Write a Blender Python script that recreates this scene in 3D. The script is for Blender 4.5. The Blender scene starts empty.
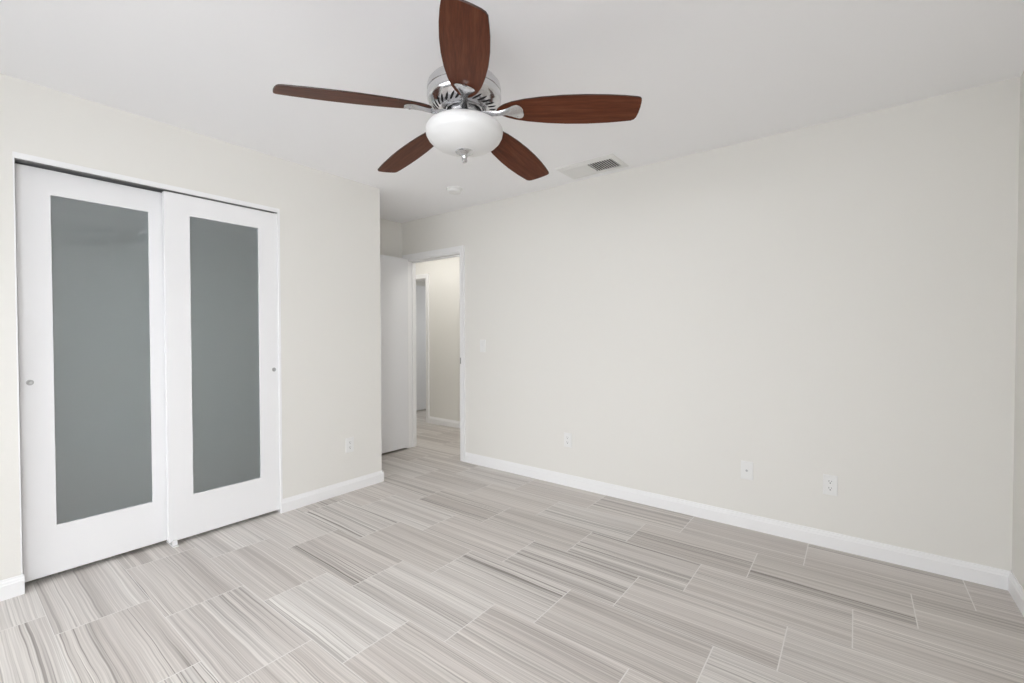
import bpy, bmesh, math, random
from mathutils import Vector, Matrix

scene = bpy.context.scene
C = scene.collection

# ------------------------------------------------------------------ camera
W_PX, H_PX = 1024, 683
F_PX = 447.64
cam_data = bpy.data.cameras.new('camera')
cam_data.sensor_fit = 'HORIZONTAL'
cam_data.sensor_width = 36.0
cam_data.lens = F_PX / W_PX * 36.0
cam_data.clip_start = 0.02
cam = bpy.data.objects.new('camera', cam_data)
C.objects.link(cam)
YAW, PITCH, ROLL = math.radians(37.529), math.radians(-0.963), math.radians(-0.097)
fw = Vector((-math.sin(YAW) * math.cos(PITCH), math.cos(YAW) * math.cos(PITCH), math.sin(PITCH)))
r0 = Vector((math.cos(YAW), math.sin(YAW), 0)); u0 = r0.cross(fw)
rt = r0 * math.cos(ROLL) + u0 * math.sin(ROLL); up = u0 * math.cos(ROLL) - r0 * math.sin(ROLL)
cam.matrix_world = Matrix(((rt.x, up.x, -fw.x, 0), (rt.y, up.y, -fw.y, 0), (rt.z, up.z, -fw.z, 1.2335), (0, 0, 0, 1)))
scene.camera = cam

# ------------------------------------------------------------------ world, lights, exposure
world = bpy.data.worlds.new('daylight'); scene.world = world
world.use_nodes = True
bg = world.node_tree.nodes['Background']
bg.inputs['Color'].default_value = (0.80, 0.90, 1.0, 1); bg.inputs['Strength'].default_value = 0.15
scene.view_settings.view_transform = 'Standard'
scene.view_settings.look = 'None'
scene.view_settings.gamma = 1.0
scene.view_settings.use_curve_mapping = False
scene.view_settings.exposure = 0.0
scene.cycles.diffuse_bounces = 8
scene.cycles.max_bounces = 14
scene.cycles.sample_clamp_indirect = 8.0


def area(name, loc, target, sx, sy, energy, color, spread=180):
    l = bpy.data.lights.new(name, 'AREA'); l.shape = 'RECTANGLE'; l.size = sx; l.size_y = sy
    l.energy = energy; l.color = color; l.spread = math.radians(spread)
    o = bpy.data.objects.new(name, l); C.objects.link(o); o.location = loc
    d = Vector(target) - Vector(loc)
    o.rotation_euler = d.to_track_quat('-Z', 'Y').to_euler()
    return o


# skylight through the rear window behind the camera, then three fill lights in
# an added, unseen side window, to brighten the closet wall and ceiling
area('rear_window_skylight', (-1.5, -1.64, 1.35), (-1.5, 3.0, -0.8), 2.7, 1.45, 47, (0.955, 0.973, 1.0), 120)
area('side_fill_light', (0.63, -0.93, 1.35), (-3.0, 1.2, 1.35), 1.2, 1.25, 25, (0.955, 0.973, 1.0))
area('side_fill_down', (0.63, -0.93, 1.36), (-3.0, 1.2, -0.4), 1.2, 1.25, 16, (0.955, 0.973, 1.0), 120)
area('side_fill_up', (0.63, -0.93, 1.2), (-2.0, 1.2, 2.9), 1.2, 1.0, 12, (0.955, 0.973, 1.0), 120)  # aimed upwards, added to lift the ceiling
# hallway ceiling lamp, an added second hall light, and the room beyond the hallway
area('hall_light', (-4.3, 3.70, 2.40), (-4.3, 3.70, 0), 1.6, 0.5, 8, (1.0, 0.98, 0.945))
area('hall_light', (-2.5, 3.74, 2.40), (-3.6, 3.74, 0), 0.5, 0.5, 9.5, (1.0, 0.985, 0.96))  # unseen second light, added to brighten the open door and hall
area('far_room_daylight', (-4.6, 6.1, 1.5), (-5.4, 4.8, 1.1), 1.0, 1.0, 9, (0.95, 0.975, 1.0))

# ------------------------------------------------------------------ room dimensions
H = 2.44
D = 3.145            # y of the long wall on the right of the picture
XR = 0.603           # side wall just beside the camera
XA = -3.141          # closet wall
XB = -3.93           # back of the closet and of the entry alcove
CY = 2.293           # where the closet wall ends
YR = -1.60           # rear wall
OY0, OY1, OZ = 0.25, 1.475, 2.093   # closet opening
DX0, DX1, DZ = -3.84, -3.042, 2.027  # bedroom doorway
HY0, HY1 = 3.255, 4.22               # hallway
FX0, FX1, FZ = -5.55, -4.745, 2.012  # doorway across the hall

# ------------------------------------------------------------------ materials
def mat(name, color, rough=0.6, metal=0.0, **kw):
    m = bpy.data.materials.new(name); m.use_nodes = True
    p = m.node_tree.nodes['Principled BSDF']
    p.inputs['Base Color'].default_value = (*color, 1); p.inputs['Roughness'].default_value = rough
    p.inputs['Metallic'].default_value = metal
    for k, v in kw.items():
        p.inputs[k.replace('_', ' ')].default_value = v
    return m


class NT:
    def __init__(self, m):
        self.t = m.node_tree; self.p = self.t.nodes['Principled BSDF']

    def n(self, typ, **kw):
        x = self.t.nodes.new(typ)
        for k, v in kw.items():
            setattr(x, k, v)
        return x

    def link(self, a, b):
        self.t.links.new(a, b)

    def math(self, op, a, b=None, c=None, clamp=False):
        x = self.n('ShaderNodeMath', operation=op, use_clamp=clamp)
        for i, v in enumerate((a, b, c)):
            if v is None: continue
            if isinstance(v, (int, float)): x.inputs[i].default_value = v
            else: self.link(v, x.inputs[i])
        return x.outputs[0]

    def comb(self, x, y, z):
        c = self.n('ShaderNodeCombineXYZ')
        for i, v in enumerate((x, y, z)):
            if isinstance(v, (int, float)): c.inputs[i].default_value = v
            else: self.link(v, c.inputs[i])
        return c.outputs[0]

    def noise(self, vec, scale, detail=2.0, rough=0.5):
        x = self.n('ShaderNodeTexNoise'); self.link(vec, x.inputs['Vector'])
        x.inputs['Scale'].default_value = scale; x.inputs['Detail'].default_value = detail
        x.inputs['Roughness'].default_value = rough
        return x.outputs['Fac']

    def ramp(self, fac, stops):
        x = self.n('ShaderNodeValToRGB'); e = x.color_ramp.elements
        while len(e) < len(stops): e.new(0.5)
        for el, (pos, col) in zip(e, stops):
            el.position = pos; el.color = (*col, 1) if len(col) == 3 else col
        self.link(fac, x.inputs['Fac'])
        return x.outputs['Color']

    def mix(self, fac, a, b, blend='MIX'):
        x = self.n('ShaderNodeMix', data_type='RGBA', blend_type=blend)
        for s, v in ((x.inputs[0], fac), (x.inputs[6], a), (x.inputs[7], b)):
            if isinstance(v, (int, float)): s.default_value = v
            elif isinstance(v, tuple): s.default_value = (*v, 1)
            else: self.link(v, s)
        return x.outputs[2]

    def bump(self, h, strength, dist):
        x = self.n('ShaderNodeBump'); x.inputs['Strength'].default_value = strength
        x.inputs['Distance'].default_value = dist
        self.link(h, x.inputs['Height']); self.link(x.outputs[0], self.p.inputs['Normal'])


def paint(name, color, rough, scale, strength):
    m = mat(name, color, rough); q = NT(m)
    co = q.n('ShaderNodeTexCoord')
    q.bump(q.noise(co.outputs['Object'], scale, 3), strength, 0.002)
    return m


M_WALL = paint('wall_paint', (0.770, 0.758, 0.722), 0.65, 160, 0.12)
M_CEIL = paint('ceiling_paint', (0.925, 0.925, 0.938), 0.8, 160, 0.12)
M_TRIM = mat('white_trim_paint', (0.86, 0.86, 0.865), 0.4)
M_DOOR = mat('white_door_paint', (0.84, 0.84, 0.85), 0.4)
M_DOOR2 = mat('satin_door_paint', (0.78, 0.785, 0.80), 0.45)
M_PLATE = mat('white_plastic', (0.80, 0.80, 0.79), 0.35)
M_DARK = mat('dark_slot', (0.03, 0.03, 0.03), 0.6)
M_DUCT = mat('dark_duct', (0.09, 0.09, 0.09), 0.8)
M_NICKEL = mat('brushed_nickel', (0.66, 0.66, 0.67), 0.20, 1.0)
M_STEEL = mat('satin_steel', (0.50, 0.50, 0.50), 0.4, 1.0)
M_ALU = mat('track_metal', (0.30, 0.30, 0.30), 0.5, 1.0)
M_BOWL = mat('frosted_white_glass', (0.70, 0.70, 0.70), 0.3)
M_BOWL.node_tree.nodes['Principled BSDF'].inputs['Emission Color'].default_value = (1, 0.98, 0.95, 1)
M_BOWL.node_tree.nodes['Principled BSDF'].inputs['Emission Strength'].default_value = 0.03
M_PANE = mat('frosted_pane', (0.90, 0.975, 1.0), 0.45, 0.0, Transmission_Weight=0.95, Coat_Weight=1.0, Coat_Roughness=0.02, Coat_IOR=1.7, IOR=1.5)
M_WIN = mat('clear_pane', (1, 1, 1), 0.0, 0.0, Transmission_Weight=1.0)


def make_floor_mat():
    m = mat('striped_porcelain_tile', (0.5, 0.48, 0.45), 0.42); q = NT(m)
    co = q.n('ShaderNodeTexCoord')
    sep = q.n('ShaderNodeSeparateXYZ'); q.link(co.outputs['Object'], sep.inputs[0])
    x, y = sep.outputs[0], sep.outputs[1]
    v = q.math('DIVIDE', q.math('SUBTRACT', 3.13, y), 0.315)
    row = q.math('FLOOR', v); fy = q.math('FRACT', v)
    off = q.math('SUBTRACT', 0.435, q.math('MULTIPLY', row, 0.2175))
    t = q.math('DIVIDE', q.math('SUBTRACT', x, off), 0.645)
    col = q.math('FLOOR', t); fx = q.math('FRACT', t)
    wn = q.n('ShaderNodeTexWhiteNoise', noise_dimensions='3D'); q.link(q.comb(row, col, 3.7), wn.inputs['Vector'])
    rs = q.n('ShaderNodeSeparateColor'); q.link(wn.outputs['Color'], rs.inputs[0])
    r1, r2, r3 = rs.outputs[0], rs.outputs[1], rs.outputs[2]
    # gentle wander of the veins along the tile
    wob = q.noise(q.comb(q.math('MULTIPLY_ADD', x, 2.2, q.math('MULTIPLY', r1, 40)), q.math('MULTIPLY', y, 5.0), q.math('MULTIPLY', r2, 30)), 1.0, 2)
    yy = q.math('ADD', q.math('ADD', y, q.math('MULTIPLY', q.math('SUBTRACT', wob, 0.5), 0.022)), q.math('MULTIPLY', r1, 17.0))
    xs = q.math('MULTIPLY_ADD', x, 0.30, q.math('MULTIPLY', r2, 23.0))
    zz = q.math('MULTIPLY', r3, 19.0)

    def streak(freq, xmul, detail, dz):
        vec = q.comb(q.math('MULTIPLY', xs, xmul), q.math('MULTIPLY', yy, freq), q.math('ADD', zz, dz))
        return q.noise(vec, 1.0, detail, 0.55)
    broad = streak(15, 1.0, 2, 0.0)
    mid = streak(38, 1.1, 1, 4.0)
    thin = streak(135, 1.6, 1, 31.0)
    fine = streak(190, 3.0, 2, 9.0)
    base = q.ramp(broad, [(0.28, (0.522, 0.488, 0.460)), (0.45, (0.627, 0.594, 0.565)), (0.66, (0.690, 0.662, 0.631))])
    # darker veins in groups, strong in some tiles and faint in others
    gate = q.ramp(streak(8, 0.6, 1, 14.0), [(0.40, (0.10, 0.10, 0.10)), (0.56, (1, 1, 1))])
    amt = q.math('MULTIPLY', gate, q.math('MULTIPLY_ADD', r3, 0.65, 0.32))
    wide = q.ramp(mid, [(0.34, (1, 1, 1)), (0.45, (0, 0, 0)), (1, (0, 0, 0))])
    c0 = q.mix(q.math('MULTIPLY', wide, q.math('MULTIPLY', amt, 0.75)), base, (0.313, 0.288, 0.269))
    vein = q.ramp(thin, [(0.36, (1, 1, 1)), (0.43, (0, 0, 0)), (1, (0, 0, 0))])
    c1 = q.mix(q.math('MULTIPLY', vein, amt), c0, (0.209, 0.186, 0.171))
    pale = q.ramp(streak(70, 1.0, 1, 21.0), [(0.60, (0, 0, 0)), (0.68, (1, 1, 1))])
    c2 = q.mix(q.math('MULTIPLY', pale, 0.45), c1, (0.794, 0.777, 0.746))
    fr = q.ramp(fine, [(0.28, (0.74, 0.73, 0.725)), (0.72, (1.12, 1.12, 1.12))])
    c3 = q.mix(1.0, c2, fr, 'MULTIPLY')
    tint = q.ramp(r2, [(0.0, (0.90, 0.885, 0.87)), (0.45, (1.0, 0.985, 0.975)), (1.0, (1.04, 1.045, 1.045))])
    c4 = q.mix(1.0, c3, tint, 'MULTIPLY')
    ex = q.math('MULTIPLY', q.math('MINIMUM', fx, q.math('SUBTRACT', 1.0, fx)), 0.645)
    ey = q.math('MULTIPLY', q.math('MINIMUM', fy, q.math('SUBTRACT', 1.0, fy)), 0.315)
    gx = q.math('LESS_THAN', ex, 0.0022); gy = q.math('LESS_THAN', ey, 0.0014)
    g = q.math('MAXIMUM', gx, gy)
    c5 = q.mix(g, c4, (0.74, 0.715, 0.69))
    q.link(c5, q.p.inputs['Base Color'])
    q.link(q.math('MULTIPLY_ADD', g, 0.4, 0.42), q.p.inputs['Roughness'])
    q.bump(q.math('MULTIPLY', g, -1.0), 0.25, 0.001)
    return m


M_FLOOR = make_floor_mat()


def make_wood():
    m = mat('cherry_wood_blade', (0.1, 0.03, 0.015), 0.42, Specular_IOR_Level=0.08); q = NT(m)
    co = q.n('ShaderNodeTexCoord')
    mp = q.n('ShaderNodeMapping'); mp.inputs['Scale'].default_value = (2.2, 34, 8)
    q.link(co.outputs['Object'], mp.inputs[0])
    a = q.noise(mp.outputs[0], 1.6, 4, 0.6)
    mp2 = q.n('ShaderNodeMapping'); mp2.inputs['Scale'].default_value = (9, 160, 20)
    q.link(co.outputs['Object'], mp2.inputs[0])
    b = q.noise(mp2.outputs[0], 2.0, 3, 0.6)
    c1 = q.ramp(a, [(0.30, (0.080, 0.024, 0.011)), (0.55, (0.125, 0.038, 0.018)), (0.75, (0.165, 0.058, 0.029))])
    c2 = q.mix(1.0, c1, q.ramp(b, [(0.3, (0.78, 0.78, 0.78)), (0.7, (1.12, 1.12, 1.12))]), 'MULTIPLY')
    q.link(c2, q.p.inputs['Base Color'])
    return m


M_WOOD = make_wood()
M_EDGE = mat('blade_edge', (0.035, 0.012, 0.008), 0.4)

# ------------------------------------------------------------------ mesh helpers
def bx(bm, x0, x1, y0, y1, z0, z1):
    vs = [bm.verts.new((x, y, z)) for x in (x0, x1) for y in (y0, y1) for z in (z0, z1)]
    for f in ((0, 1, 3, 2), (4, 6, 7, 5), (0, 4, 5, 1), (2, 3, 7, 6), (0, 2, 6, 4), (1, 5, 7, 3)):
        bm.faces.new([vs[i] for i in f])
    return vs


def prism(bm, pts, axis, a, b):
    """polygon pts (u, v) extruded along axis from a to b; axis x: (u,v)=(y,z); y: (x,z); z: (x,y)"""
    def P(u, v, t):
        return {'x': (t, u, v), 'y': (u, t, v), 'z': (u, v, t)}[axis]
    A = [bm.verts.new(P(u, v, a)) for u, v in pts]; B = [bm.verts.new(P(u, v, b)) for u, v in pts]
    n = len(pts)
    bm.faces.new(A); bm.faces.new(B[::-1])
    for i in range(n):
        bm.faces.new((A[i], B[i], B[(i + 1) % n], A[(i + 1) % n]))


def lathe(bm, prof, seg=64, center=(0, 0, 0)):
    cx, cy, cz = center; rings = []
    for r, z in prof:
        if r < 1e-6: rings.append([bm.verts.new((cx, cy, cz + z))])
        else: rings.append([bm.verts.new((cx + r * math.cos(2 * math.pi * i / seg), cy + r * math.sin(2 * math.pi * i / seg), cz + z)) for i in range(seg)])
    for a, b in zip(rings, rings[1:]):
        for i in range(seg):
            j = (i + 1) % seg
            if len(a) == 1 and len(b) == 1: continue
            if len(a) == 1: bm.faces.new((a[0], b[j], b[i]))
            elif len(b) == 1: bm.faces.new((a[i], a[j], b[0]))
            else: bm.faces.new((a[i], a[j], b[j], b[i]))


def obj(name, bm, m, parent=None, bevel=0.0, smooth=False, segs=2):
    bmesh.ops.recalc_face_normals(bm, faces=bm.faces[:])
    me = bpy.data.meshes.new(name); bm.to_mesh(me); bm.free()
    for mm in (m if isinstance(m, (list, tuple)) else [m]): me.materials.append(mm)
    o = bpy.data.objects.new(name, me); C.objects.link(o)
    if parent: o.parent = parent
    if bevel:
        b = o.modifiers.new('bevel', 'BEVEL'); b.width = bevel; b.segments = segs; b.limit_method = 'ANGLE'; b.angle_limit = math.radians(40)
    if smooth:
        me.polygons.foreach_set('use_smooth', [True] * len(me.polygons))
        bpy.context.view_layer.objects.active = o
        try: me.set_sharp_from_angle(angle=math.radians(38))
        except Exception: pass
    return o


def thing(name, label, cat, loc=(0, 0, 0), group=None, rot=(0, 0, 0)):
    o = bpy.data.objects.new(name, None); C.objects.link(o); o.empty_display_size = 0.05
    o.location = loc; o.rotation_euler = rot; o['label'] = label; o['category'] = cat
    if group: o['group'] = group
    return o


def struct(name, bm, m, label=None, cat=None, **kw):
    o = obj(name, bm, m, **kw)
    o['kind'] = 'structure'
    if label: o['label'] = label
    if cat: o['category'] = cat
    return o


def boxes(*bs):
    bm = bmesh.new()
    for b in bs: bx(bm, *b)
    return bm


def wall_with_hole(axis, t0, t1, a0, a1, z0, z1, h0, h1, hz0, hz1):
    """wall slab between t0 and t1 on its thickness axis, running a0..a1, with one opening"""
    bm = bmesh.new()
    for (p, q_, r, s) in ((a0, h0, z0, z1), (h1, a1, z0, z1), (h0, h1, hz1, z1), (h0, h1, z0, hz0)):
        if q_ - p < 1e-4 or s - r < 1e-4: continue
        if axis == 'y': bx(bm, p, q_, t0, t1, r, s)
        else: bx(bm, t0, t1, p, q_, r, s)
    return bm


# ------------------------------------------------------------------ the shell
struct('floor', boxes((-6.6, 0.75, -0.75, 6.6, -0.08, 0.0)), M_FLOOR,
       label='grey striped porcelain tile floor of the room and hallway', cat='floor')
struct('ceiling', boxes((-6.6, 0.75, -0.75, 6.6, H, H + 0.1)), M_CEIL,
       label='plain white painted ceiling above the whole room', cat='ceiling')
struct('wall_right', wall_with_hole('y', D, HY0, -6.5, XR + 0.12, 0, H, DX0, DX1, 0, DZ), M_WALL,
       label='long off-white wall with the outlets and the doorway to the hall', cat='wall')
struct('wall_left', wall_with_hole('x', XA - 0.11, XA, YR, CY, 0, H, OY0, OY1, 0, OZ), M_WALL,
       label='off-white wall holding the sliding closet doors', cat='wall')
struct('wall_closet_end', boxes((XB, XA - 0.11, CY - 0.11, CY, 0, H)), M_WALL,
       label='short wall closing the end of the closet beside the open door', cat='wall')
struct('wall_alcove', boxes((XB - 0.11, XB, YR - 0.11, D, 0, H)), M_WALL,
       label='off-white wall behind the open white door', cat='wall')
struct('wall_side', wall_with_hole('x', XR, XR + 0.12, YR - 0.11, D, 0, H, -1.55, -0.30, 0.7, 2.0), M_WALL,
       label='off-white wall at the right edge of the picture', cat='wall')
struct('wall_rear', wall_with_hole('y', YR - 0.11, YR, XB, XR, 0, H, -2.9, -0.1, 0.6, 2.1), M_WALL,
       label='off-white rear wall holding the wide window', cat='wall')
# hallway and the room across it
struct('wall_hall', wall_with_hole('y', HY1, HY1 + 0.11, -6.5, -1.6, 0, H, FX0, FX1, 0, FZ), M_WALL,
       label='warm off-white hallway wall seen through the doorway', cat='wall')
struct('wall_hall_end', boxes((-1.7, -1.6, HY0, HY1, 0, H), (-6.5, -6.4, HY0, HY1, 0, H)), M_WALL,
       label='short walls closing both ends of the hallway', cat='wall')
struct('wall_far_room', boxes((-6.5, -6.4, HY1 + 0.11, 6.4, 0, H), (-4.1, -4.0, HY1 + 0.11, 6.4, 0, H), (-6.5, -4.0, 6.4, 6.5, 0, H)), M_WALL,
       label='walls of the dim room across the hall', cat='wall')

# window in the rear wall (behind the camera)
def window(name, axis, p0, p1, a0, a1, z0_, z1_, label):
    w = bmesh.new(); am = (a0 + a1) / 2

    def bar(a, b, c, d, q0, q1):
        if axis == 'y': return (a, b, q0, q1, c, d)
        return (q0, q1, a, b, c, d)
    for (a, b, c, d) in ((a0, a0 + 0.06, z0_, z1_), (a1 - 0.06, a1, z0_, z1_), (a0 + 0.06, a1 - 0.06, z0_, z0_ + 0.06), (a0 + 0.06, a1 - 0.06, z1_ - 0.06, z1_), (am - 0.025, am + 0.025, z0_ + 0.06, z1_ - 0.06)):
        bx(w, *bar(a, b, c, d, p0, p1))
    o = struct(name, w, M_TRIM, label, 'window', bevel=0.004)
    pm = (p0 + p1) / 2
    obj('window_pane', boxes(bar(a0 + 0.06, a1 - 0.06, z0_ + 0.06, z1_ - 0.06, pm - 0.0025, pm + 0.0025)), M_WIN, o)


window('window_1', 'y', YR - 0.10, YR - 0.05, -2.9, -0.1, 0.6, 2.1, 'wide white framed window in the rear wall')
window('added_window', 'x', XR + 0.05, XR + 0.10, -1.55, -0.30, 0.7, 2.0, 'narrower white framed window added in the side wall to let in fill light')  # unseen window, added as the opening for the side fill lights

# ------------------------------------------------------------------ baseboards
BT, BH = 0.014, 0.092
PROF = [(0, 0), (BT, 0), (BT, 0.066), (BT * 0.80, 0.070), (BT * 0.72, 0.078), (BT * 0.45, 0.084), (BT * 0.38, BH), (0, BH)]


def base_y(bm, xw, sgn, y0, y1):        # board on a wall of constant x, face towards sgn
    prism(bm, [(xw + sgn * d, z) for d, z in PROF], 'y', y0, y1)


def base_x(bm, yw, sgn, x0, x1):
    prism(bm, [(yw + sgn * d, z) for d, z in PROF], 'x', x0, x1)


bm = bmesh.new(); base_y(bm, XA, 1, YR, OY0 + 0.010); struct('baseboard_left', bm, M_TRIM, label='white baseboard left of the closet doors', cat='baseboard')
bm = bmesh.new(); base_y(bm, XA, 1, OY1 - 0.016, CY); base_x(bm, CY, 1, XB, XA + BT)
struct('baseboard_closet', bm, M_TRIM, label='white baseboard right of the closet doors wrapping the wall corner', cat='baseboard')
bm = bmesh.new(); base_x(bm, D, -1, DX1 + 0.062, XR); struct('baseboard_right', bm, M_TRIM, label='white baseboard along the long wall under the outlets', cat='baseboard')
bm = bmesh.new(); base_y(bm, XR, -1, YR, D); struct('baseboard_side', bm, M_TRIM, label='white baseboard in the far right corner', cat='baseboard')
bm = bmesh.new(); base_y(bm, XB, 1, CY, D); struct('baseboard_alcove', bm, M_TRIM, label='white baseboard behind the open door in the alcove', cat='baseboard')
bm = bmesh.new(); base_x(bm, YR, 1, XA, XR); struct('baseboard_rear', bm, M_TRIM, label='white baseboard under the wide rear window', cat='baseboard')
bm = bmesh.new(); base_x(bm, HY1, -1, FX1 + 0.055, -1.7); struct('baseboard_hall', bm, M_TRIM, label='white baseboard of the hallway wall beyond the doorway', cat='baseboard')

# ------------------------------------------------------------------ door casings
CASE = [(0.0, 0.0), (0.0, 0.010), (0.008, 0.013), (0.020, 0.012), (0.050, 0.017), (0.060, 0.017), (0.060, 0.0)]


def casing(name, x0, x1, zt, yface, sgn, jdepth, **kw):
    """flat-moulded casing round a doorway in a wall of constant y plus its jamb lining"""
    bm = bmesh.new(); s = 60 / 60
    for (u, sg) in ((x0, -1), (x1, 1)):
        prism(bm, [(u + sg * (a - 0.003), yface + sgn * d) for a, d in CASE], 'z', 0.0, zt + 0.0575)
    prism(bm, [(yface + sgn * d, zt + a - 0.003) for a, d in CASE], 'x', x0 - 0.0575, x1 + 0.0575)
    yb = yface - sgn * jdepth
    ya, yb = min(yface, yb), max(yface, yb)
    bx(bm, x0 - 0.001, x0 + 0.012, ya, yb, 0, zt); bx(bm, x1 - 0.012, x1 + 0.001, ya, yb, 0, zt); bx(bm, x0, x1, ya, yb, zt - 0.012, zt + 0.001)
    # stop strips
    ym = (ya + yb) / 2
    bx(bm, x0 + 0.012, x0 + 0.022, ym, ym + 0.03, 0, zt - 0.012); bx(bm, x1 - 0.022, x1 - 0.012, ym, ym + 0.03, 0, zt - 0.012)
    bx(bm, x0 + 0.012, x1 - 0.012, ym, ym + 0.03, zt - 0.022, zt - 0.012)
    return struct(name, bm, M_TRIM, **kw)


t2 = casing('trim_2', DX0, DX1, DZ, D, -1, 0.11, label='white casing round the doorway from the room to the hall', cat='door frame')
sp = boxes((DX1 - 0.0005, DX1 + 0.0145, D - 0.0145, D - 0.0115, 0.945, 1.005)); obj('strike_plate', sp, M_STEEL, t2, bevel=0.001)['label'] = 'small metal strike plate'
casing('trim_3', FX0, FX1, FZ, HY1, -1, 0.11, label='white casing of the second doorway across the hall', cat='door frame')

# closet header and jamb liners
bm = bmesh.new()
bx(bm, XA - 0.009, XA + 0.004, OY0, OY1 - 0.010, 2.066, OZ)
bx(bm, XA - 0.105, XA + 0.003, OY1 - 0.0125, OY1 + 0.0005, 0, OZ)
bx(bm, XA - 0.105, XA + 0.0, OY0 - 0.0005, OY0 + 0.006, 0, 2.066)
t1 = struct('trim_1', bm, M_TRIM, label='narrow white header and jamb round the closet opening', cat='trim', bevel=0.0015)
bm = bmesh.new()
bx(bm, XA - 0.105, XA - 0.010, OY0 + 0.006, OY1 - 0.012, 2.088, OZ)
for xx in (XA - 0.103, XA - 0.054, XA - 0.012): bx(bm, xx - 0.0015, xx + 0.0015, OY0 + 0.006, OY1 - 0.012, 2.062, 2.088)
obj('sliding_track', bm, M_ALU, t1)['label'] = 'dark metal overhead sliding track'

# ------------------------------------------------------------------ sliding closet doors
def ring_panel(bm, x0, x1, y0, y1, z0, z1, iy0, iy1, iz0, iz1):
    def loop(x, a, b, c, d): return [bm.verts.new((x, yy, zz)) for yy, zz in ((a, c), (b, c), (b, d), (a, d))]
    of, inf = loop(x1, y0, y1, z0, z1), loop(x1, iy0, iy1, iz0, iz1)
    ob, inb = loop(x0, y0, y1, z0, z1), loop(x0, iy0, iy1, iz0, iz1)
    for i in range(4):
        j = (i + 1) % 4
        bm.faces.new((of[i], of[j], inf[j], inf[i])); bm.faces.new((ob[i], inb[i], inb[j], ob[j]))
        bm.faces.new((of[i], ob[i], ob[j], of[j])); bm.faces.new((inf[i], inf[j], inb[j], inb[i]))


def closet_door(name, label, xf, y0, y1, z0, z1, iy0, iy1, iz0, iz1, pull_y, pull_z):
    bm = bmesh.new(); ring_panel(bm, xf - 0.035, xf, y0, y1, z0, z1, iy0, iy1, iz0, iz1)
    d = struct(name, bm, M_DOOR, label=label, cat='door', bevel=0.0015)
    p = obj('frosted_glass', boxes((xf - 0.016, xf - 0.008, iy0 - 0.0, iy1 + 0.0, iz0, iz1)), M_PANE, d); p['label'] = 'grey frosted glass panel'
    b = bmesh.new()
    lathe(b, [(0.0, 0.0006), (0.0075, 0.0008), (0.0095, 0.002), (0.0105, 0.0030), (0.0130, 0.0028), (0.0138, 0.0)], 32)
    bmesh.ops.rotate(b, verts=b.verts[:], cent=(0, 0, 0), matrix=Matrix.Rotation(math.pi / 2, 3, 'Y'))
    bmesh.ops.translate(b, verts=b.verts[:], vec=(xf, pull_y, pull_z))
    o = obj('finger_pull', b, M_STEEL, d, smooth=True); o['label'] = 'small round metal finger pull'
    return d


closet_door('door_1', 'left sliding closet door, recessed behind the other, frosted glass in white frame', XA - 0.060,
            0.262, 0.884, 0.026, 2.056, 0.380, 0.770, 0.270, 1.932, 0.297, 1.0)
closet_door('door_2', 'right sliding closet door, on the front track, frosted glass in white frame', XA - 0.010,
            0.831, 1.4615, 0.024, 2.057, 0.955, 1.340, 0.273, 1.938, 1.432, 0.993)
# floor guide between the two doors
fg = thing('door_guide', 'small white plastic floor guide at the bottom where the closet doors overlap', 'door guide', (XA - 0.005, 0.855, 0))
obj('guide_plate', boxes((-0.10, 0.03, -0.014, 0.014, 0.0, 0.004)), M_PLATE, fg, bevel=0.001)
obj('guide_fin', boxes((0.0, 0.014, -0.012, 0.012, 0.004, 0.036)), M_PLATE, fg, bevel=0.002)

# ------------------------------------------------------------------ hinged doors
def slab_door(name, label, x0, x1, y0, y1, zt, mt):
    d = struct(name, boxes((x0, x1, y0, y1, 0.022, zt)), mt, label=label, cat='door', bevel=0.002)
    return d


d3 = slab_door('door_3', 'white flush door standing open in the alcove past the closet', DX0 + 0.004, DX0 + 0.039, D - 0.020 - 0.755, D - 0.020, 2.035, M_DOOR2)
for hz in (0.25, 1.02, 1.80):
    b = bmesh.new()
    bmesh.ops.create_cone(b, cap_ends=True, segments=16, radius1=0.006, radius2=0.006, depth=0.09, matrix=Matrix.Translation((DX0 + 0.002, D - 0.013, hz)))
    obj('hinge', b, M_STEEL, d3, smooth=True)


def knob(parent, x, y, z):
    for sg in (1, -1):
        b = bmesh.new()
        lathe(b, [(0, 0.0), (0.032, 0.0), (0.032, 0.005), (0.012, 0.009), (0.011, 0.03), (0.024, 0.038), (0.028, 0.05), (0.022, 0.06), (0, 0.064)], 32)
        bmesh.ops.rotate(b, verts=b.verts[:], cent=(0, 0, 0), matrix=Matrix.Rotation(sg * math.pi / 2, 3, 'Y'))
        bmesh.ops.translate(b, verts=b.verts[:], vec=(x[0 if sg < 0 else 1], y, z))
        obj('door_knob', b, M_STEEL, parent, smooth=True)


d4 = slab_door('door_4', 'pale grey door standing open in the room across the hall', FX0 + 0.004, FX0 + 0.039, HY1 + 0.13, HY1 + 0.885, 2.005, M_DOOR2)

# ------------------------------------------------------------------ ceiling fan
FXC, FYC, ZB = -1.247, 1.314, 2.06
fan = thing('ceiling_fan', 'five-blade ceiling fan with cherry wood blades, nickel motor and white glass bowl', 'ceiling fan', (FXC, FYC, H))
z0 = ZB - H     # blade plane in the fan's own frame


def L(prof): return [(r, z + z0) for r, z in prof]


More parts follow.
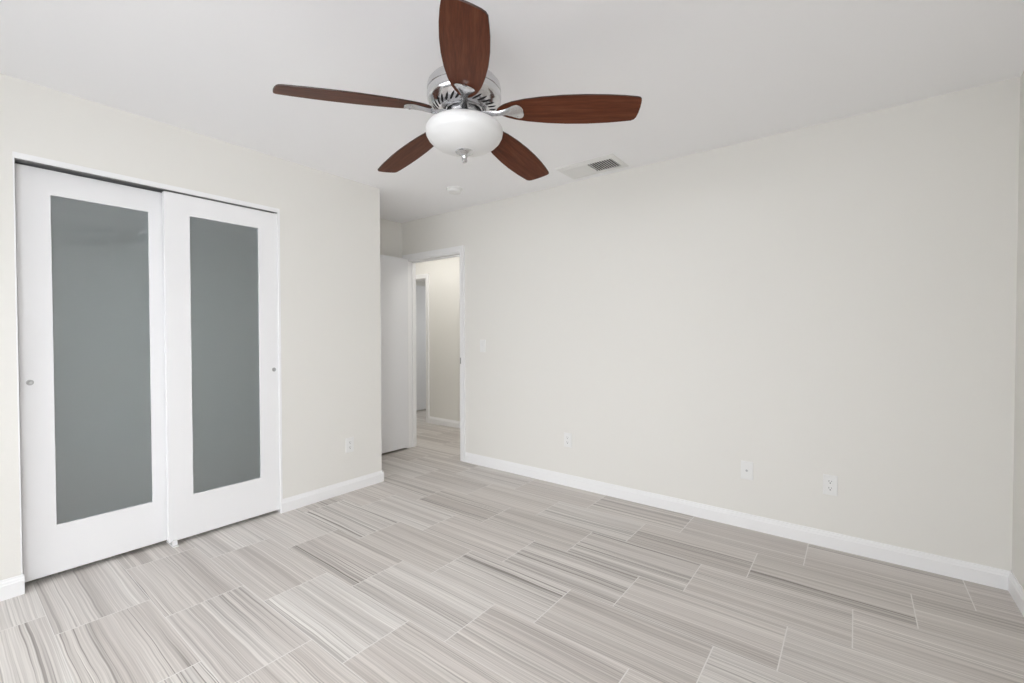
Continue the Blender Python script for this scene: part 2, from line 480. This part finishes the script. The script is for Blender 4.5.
b = bmesh.new(); lathe(b, L([(0.0, 0.38), (0.085, 0.38), (0.085, 0.355), (0.078, 0.33), (0.066, 0.29), (0.062, 0.25), (0.062, 0.200), (0, 0.200)])); obj('canopy', b, M_NICKEL, fan, smooth=True)
b = bmesh.new()
lathe(b, L([(0.0, 0.205), (0.080, 0.203), (0.110, 0.192), (0.132, 0.176), (0.143, 0.162), (0.146, 0.150), (0.146, 0.1345), (0.1435, 0.133), (0.1435, 0.130), (0.146, 0.1285),
            (0.1475, 0.118), (0.1460, 0.103), (0.141, 0.092), (0.137, 0.088), (0.131, 0.090), (0.137, 0.104), (0.140, 0.120), (0.0, 0.130)]), 96)
motor = obj('motor_housing', b, M_NICKEL, fan, smooth=True)
b = bmesh.new(); lathe(b, L([(0.0, 0.108), (0.129, 0.104), (0.122, 0.090), (0.090, 0.072), (0.080, 0.072), (0.0, 0.072)]), 64); obj('motor_core', b, M_DARK, motor, smooth=True)
# ribbed vent ring under the motor
b = bmesh.new(); N = 30
for k in range(N):
    a = 2 * math.pi * k / N; pts = []
    for (r, z, hw) in ((0.098, 0.0625, 0.0074), (0.105, 0.0655, 0.0058), (0.113, 0.0690, 0.0058), (0.121, 0.0740, 0.0078), (0.128, 0.0795, 0.0139), (0.139, 0.0905, 0.0150)):
        tw = a + 0.35 * (r - 0.098) / 0.041
        for s in (-1, 1):
            p = (r * math.cos(tw) - s * hw * math.sin(tw), r * math.sin(tw) + s * hw * math.cos(tw), z + z0)
            pts.append((b.verts.new(p), b.verts.new((p[0] * 0.985, p[1] * 0.985, p[2] + 0.008))))
    for i in range(5):
        l0, h0 = pts[2 * i]; l1, h1 = pts[2 * i + 1]; l2, h2 = pts[2 * i + 2]; l3, h3 = pts[2 * i + 3]
        b.faces.new((l0, l1, l3, l2)); b.faces.new((h0, h2, h3, h1)); b.faces.new((l0, l2, h2, h0)); b.faces.new((l1, h1, h3, l3))
lathe(b, L([(0.080, 0.070), (0.081, 0.062), (0.086, 0.058), (0.095, 0.059), (0.101, 0.064), (0.099, 0.070), (0.080, 0.070)]), 64)
obj('vent_grille', b, M_NICKEL, motor, smooth=True)
b = bmesh.new()
lathe(b, L([(0.0, 0.071), (0.074, 0.071), (0.0745, 0.066), (0.070, 0.062), (0.070, 0.040), (0.076, 0.034), (0.094, 0.026), (0.118, 0.014), (0.128, 0.009), (0.130, 0.003), (0.128, -0.002), (0.0, 0.0)]), 64)
obj('light_fitter', b, M_NICKEL, fan, smooth=True)
b = bmesh.new()
lathe(b, L([(0.126, 0.006), (0.137, 0.004), (0.147, -0.003), (0.1525, -0.012), (0.1535, -0.022), (0.151, -0.036), (0.143, -0.051), (0.129, -0.065), (0.110, -0.0775), (0.085, -0.0875),
            (0.055, -0.095), (0.025, -0.099), (0.0, -0.100)]), 96)
bowl = obj('glass_bowl', b, M_BOWL, fan, smooth=True); bowl['label'] = 'white frosted glass bowl shade'
b = bmesh.new()
lathe(b, L([(0.0, -0.094), (0.034, -0.096), (0.0365, -0.099), (0.034, -0.103), (0.022, -0.106), (0.0145, -0.112), (0.0105, -0.121), (0.009, -0.129), (0.0105, -0.132), (0.0105, -0.137), (0.007, -0.141), (0, -0.142)]), 40)
obj('finial', b, M_NICKEL, fan, smooth=True)

PITCHB = math.radians(-13)
R_TIP = 0.672


def blade_outline():
    """x along the blade, y across; -y is the side whose tip corner reaches further"""
    lead = [(0.133, -0.005), (0.138, -0.013), (0.150, -0.024), (0.170, -0.036), (0.200, -0.048), (0.250, -0.060), (0.320, -0.0700), (0.400, -0.0760), (0.480, -0.0770), (0.560, -0.0735), (0.620, -0.0680), (0.664, -0.0615)]
    tip = [(0.675, -0.0580), (0.680, -0.0510), (0.681, -0.040), (0.679, -0.010), (0.674, 0.020), (0.668, 0.042), (0.661, 0.054), (0.649, 0.0610)]
    trail = [(0.610, 0.0660), (0.560, 0.0715), (0.480, 0.0760), (0.400, 0.0755), (0.320, 0.0695), (0.250, 0.0595), (0.200, 0.048), (0.170, 0.036), (0.150, 0.024), (0.138, 0.013), (0.133, 0.005)]
    return lead + tip + trail


def make_blade():
    b = bmesh.new(); pts = blade_outline(); n = len(pts); T = 0.006
    lo = [b.verts.new((x, y, 0.0)) for x, y in pts]; hi = [b.verts.new((x, y, T)) for x, y in pts]
    b.faces.new(lo[::-1]).material_index = 0; b.faces.new(hi).material_index = 0
    for i in range(n):
        f = b.faces.new((lo[i], lo[(i + 1) % n], hi[(i + 1) % n], hi[i])); f.material_index = 1
    return b


def make_bracket():
    b = bmesh.new(); rings = []
    secs = [(0.076, -0.004, 0.018, 0.012, 0.0), (0.095, -0.005, 0.015, 0.013, 0.1), (0.115, -0.006, 0.0115, 0.013, 0.3), (0.135, -0.006, 0.0105, 0.013, 0.6), (0.155, -0.004, 0.012, 0.012, 0.9),
            (0.172, -0.002, 0.016, 0.011, 1), (0.188, -0.002, 0.025, 0.010, 1), (0.204, -0.002, 0.0335, 0.009, 1), (0.218, -0.002, 0.0375, 0.008, 1), (0.229, -0.003, 0.034, 0.005, 1),
            (0.236, -0.003, 0.026, 0.005, 1), (0.241, -0.003, 0.012, 0.005, 1)]
    for r, z, hw, th, pf in secs:
        a = PITCHB * pf; ring = []
        for (yy, zz) in ((-hw, 0), (-hw * 0.7, -th * 0.6), (0, -th), (hw * 0.7, -th * 0.6), (hw, 0), (0, 0.001)):
            ring.append(b.verts.new((r, yy * math.cos(a) - zz * math.sin(a), z + yy * math.sin(a) + zz * math.cos(a))))
        rings.append(ring)
    for p, q_ in zip(rings, rings[1:]):
        for i in range(6): b.faces.new((p[i], p[(i + 1) % 6], q_[(i + 1) % 6], q_[i]))
    b.faces.new(rings[0]); b.faces.new(rings[-1][::-1])
    return b


def make_screw(x, y):
    b = bmesh.new(); lathe(b, [(0, -0.0030), (0.003, -0.0027), (0.0048, -0.0012), (0.0050, 0.004), (0, 0.004)], 16)
    bmesh.ops.translate(b, verts=b.verts[:], vec=(x, y, -0.006))
    bmesh.ops.rotate(b, verts=b.verts[:], cent=(0, 0, 0), matrix=Matrix.Rotation(PITCHB, 3, 'X'))
    return b


PH = math.radians(-46.3)
DROOP = Matrix.Rotation(math.radians(5.0), 3, 'Y'); ZHUB = z0 + 0.059
blade0 = obj('blade', make_blade(), [M_WOOD, M_EDGE], fan, bevel=0.0012)
br0 = obj('blade_bracket', make_bracket(), M_NICKEL, fan, smooth=True)
sc0 = [obj('screw', make_screw(*p), M_NICKEL, br0, smooth=True) for p in ((0.214, -0.022), (0.214, 0.022), (0.232, 0.0))]
for k in range(5):
    a = PH + k * 2 * math.pi / 5
    if k == 0: bl, br = blade0, br0
    else:
        bl = blade0.copy(); C.objects.link(bl); bl.parent = fan
        br = br0.copy(); C.objects.link(br); br.parent = fan
        for s in sc0:
            s2 = s.copy(); C.objects.link(s2); s2.parent = br
    bl.location = (0, 0, ZHUB); bl.rotation_euler = (Matrix.Rotation(a, 3, 'Z') @ DROOP @ Matrix.Rotation(PITCHB, 3, 'X')).to_euler()
    br.location = (0, 0, ZHUB); br.rotation_euler = (Matrix.Rotation(a, 3, 'Z') @ DROOP).to_euler()

# ------------------------------------------------------------------ ceiling register and smoke detector
vx0, vx1, vy0, vy1 = -1.757, -1.302, 2.805, 3.078
v = thing('ceiling_vent', 'white two-way ceiling air vent with dark open louvres on one half', 'air vent', ((vx0 + vx1) / 2, (vy0 + vy1) / 2, H))
vw, vd = (vx1 - vx0) / 2, (vy1 - vy0) / 2
iw, idp = 0.192, 0.086
b = bmesh.new()
for sx in (1,):
    prof = [(0, 0), (1, 0)]
def frame_ring(b, ox, oy, ix, iy, zo, zi):
    o1 = [b.verts.new((sx * ox, sy * oy, 0)) for sx, sy in ((-1, -1), (1, -1), (1, 1), (-1, 1))]
    o2 = [b.verts.new((sx * (ox - 0.004), sy * (oy - 0.004), zo)) for sx, sy in ((-1, -1), (1, -1), (1, 1), (-1, 1))]
    i1 = [b.verts.new((sx * ix, sy * iy, zi)) for sx, sy in ((-1, -1), (1, -1), (1, 1), (-1, 1))]
    i2 = [b.verts.new((sx * ix, sy * iy, 0)) for sx, sy in ((-1, -1), (1, -1), (1, 1), (-1, 1))]
    for i in range(4):
        j = (i + 1) % 4
        b.faces.new((o1[i], o1[j], o2[j], o2[i])); b.faces.new((o2[i], o2[j], i1[j], i1[i])); b.faces.new((i1[i], i1[j], i2[j], i2[i])); b.faces.new((o1[i], i2[i], i2[j], o1[j]))
frame_ring(b, vw, vd, iw, idp, -0.005, -0.009)
bx(b, -0.007, 0.007, -idp, idp, -0.009, -0.001)
obj('vent_frame', b, M_PLATE, v)
obj('duct_opening', boxes((-iw, iw, -idp, idp, -0.0012, -0.0004)), M_DUCT, v)['label'] = 'dark duct behind the louvres'
NS = 10
for half in (-1, 1):
    for k in range(NS):
        xc = half * (0.014 + (k + 0.5) * (iw - 0.014) / NS)
        b = bmesh.new(); bx(b, -0.0105, 0.0105, -idp, idp, -0.0005, 0.0005)
        bmesh.ops.rotate(b, verts=b.verts[:], cent=(0, 0, 0), matrix=Matrix.Rotation(math.radians(28 if half > 0 else -18), 3, 'Y'))
        bmesh.ops.translate(b, verts=b.verts[:], vec=(xc, 0, -0.0068))
        obj('slat', b, M_PLATE, v)

sd = thing('smoke_detector', 'round white smoke detector on the ceiling near the hall doorway', 'smoke detector', (-2.655, 2.675, H))
b = bmesh.new(); lathe(b, [(0, 0), (0.068, 0), (0.068, -0.008), (0.064, -0.010), (0, -0.010)], 48); obj('mounting_base', b, M_PLATE, sd, smooth=True)
b = bmesh.new(); lathe(b, [(0.058, -0.010), (0.058, -0.022), (0.054, -0.031), (0.040, -0.036), (0.018, -0.037), (0.017, -0.035), (0, -0.035)], 48); obj('cover', b, M_PLATE, sd, smooth=True)

# ------------------------------------------------------------------ wall plates (built facing +y in their own frame... face is local -y)
def plate_body(t, w=0.070, h=0.115):
    b = bmesh.new()
    lo = [(-w / 2, -h / 2), (w / 2, -h / 2), (w / 2, h / 2), (-w / 2, h / 2)]
    back = [b.verts.new((x, 0, z)) for x, z in lo]; mid = [b.verts.new((x, -0.003, z)) for x, z in lo]
    fr = [b.verts.new((x * 0.93, -0.006, z * 0.955)) for x, z in lo]
    b.faces.new(back); b.faces.new(fr[::-1])
    for i in range(4):
        j = (i + 1) % 4
        b.faces.new((back[i], back[j], mid[j], mid[i])); b.faces.new((mid[i], mid[j], fr[j], fr[i]))
    return obj('cover_plate', b, M_PLATE, t, bevel=0.0008)


def disc(name, t, m, x, z, r, y0, y1, par=None):
    b = bmesh.new(); lathe(b, [(0, 0), (r, 0), (r, y0 - y1), (0, y0 - y1)], 24)
    bmesh.ops.rotate(b, verts=b.verts[:], cent=(0, 0, 0), matrix=Matrix.Rotation(math.pi / 2, 3, 'X'))
    bmesh.ops.translate(b, verts=b.verts[:], vec=(x, y0, z))
    return obj(name, b, m, t, smooth=True)


def outlet(loc, rz, label):
    t = thing('wall_outlet', label, 'outlet', loc, rot=(0, 0, rz), group='duplex wall outlets')
    plate_body(t)
    for sg in (-1, 1):
        zc = sg * 0.0195
        b = bmesh.new(); pts = []
        for i in range(32):
            a = 2 * math.pi * i / 32; x, z = 0.0172 * math.cos(a), 0.0172 * math.sin(a)
            pts.append((x, max(-0.0138, min(0.0138, z)) + zc))
        seen = []
        for p in pts:
            if not seen or (abs(p[0] - seen[-1][0]) + abs(p[1] - seen[-1][1])) > 1e-5: seen.append(p)
        prism(b, seen, 'y', -0.0055, -0.0078); r = obj('receptacle', b, M_PLATE, t)
        s = bmesh.new()
        bx(s, -0.0074, -0.0050, -0.0081, -0.0070, zc + 0.0005, zc + 0.0085); bx(s, 0.0050, 0.0070, -0.0081, -0.0070, zc + 0.0015, zc + 0.0080)
        lathe_pts = [(0.0030 * math.cos(a), zc - 0.0065 + 0.0030 * math.sin(a)) for a in [2 * math.pi * i / 14 for i in range(14)]]
        prism(s, lathe_pts, 'y', -0.0070, -0.0081)
        obj('slots', s, M_DARK, r)['label'] = 'dark prong slots'
    disc('screw', t, M_PLATE, 0, 0, 0.0032, -0.0055, -0.0072)
    return t


outlet((-0.109, D, 0.362), 0, 'white duplex outlet on the long wall nearest the far right corner')
outlet((-1.845, D, 0.373), 0, 'white duplex outlet halfway along the long wall, nearest the hall doorway')
outlet((XA, 1.996, 0.366), -math.pi / 2 + math.pi, 'white duplex outlet on the short wall between closet and open door')

cp = thing('cable_wall_plate', 'white cable jack wall plate on the long wall beside the rightmost outlet', 'wall plate', (-0.540, D, 0.367))
plate_body(cp)
disc('jack_nut', cp, M_STEEL, 0, 0, 0.0068, -0.0055, -0.0085)
disc('jack_barrel', cp, M_STEEL, 0, 0, 0.0042, -0.0085, -0.0150)
for sg in (-1, 1): disc('screw', cp, M_PLATE, 0, sg * 0.042, 0.0032, -0.0052, -0.0070)

ls = thing('light_switch', 'white rocker light switch on the long wall beside the hall doorway', 'light switch', (-2.757, D, 1.122))
plate_body(ls)
b = bmesh.new(); prism(b, [(-0.0052, -0.033), (-0.0088, -0.033), (-0.0068, 0.0), (-0.0100, 0.033), (-0.0052, 0.033)], 'x', -0.0165, 0.0165); obj('rocker', b, M_PLATE, ls, bevel=0.0006)
for sg in (-1, 1): disc('screw', ls, M_PLATE, 0, sg * 0.048, 0.0030, -0.0050, -0.0068)
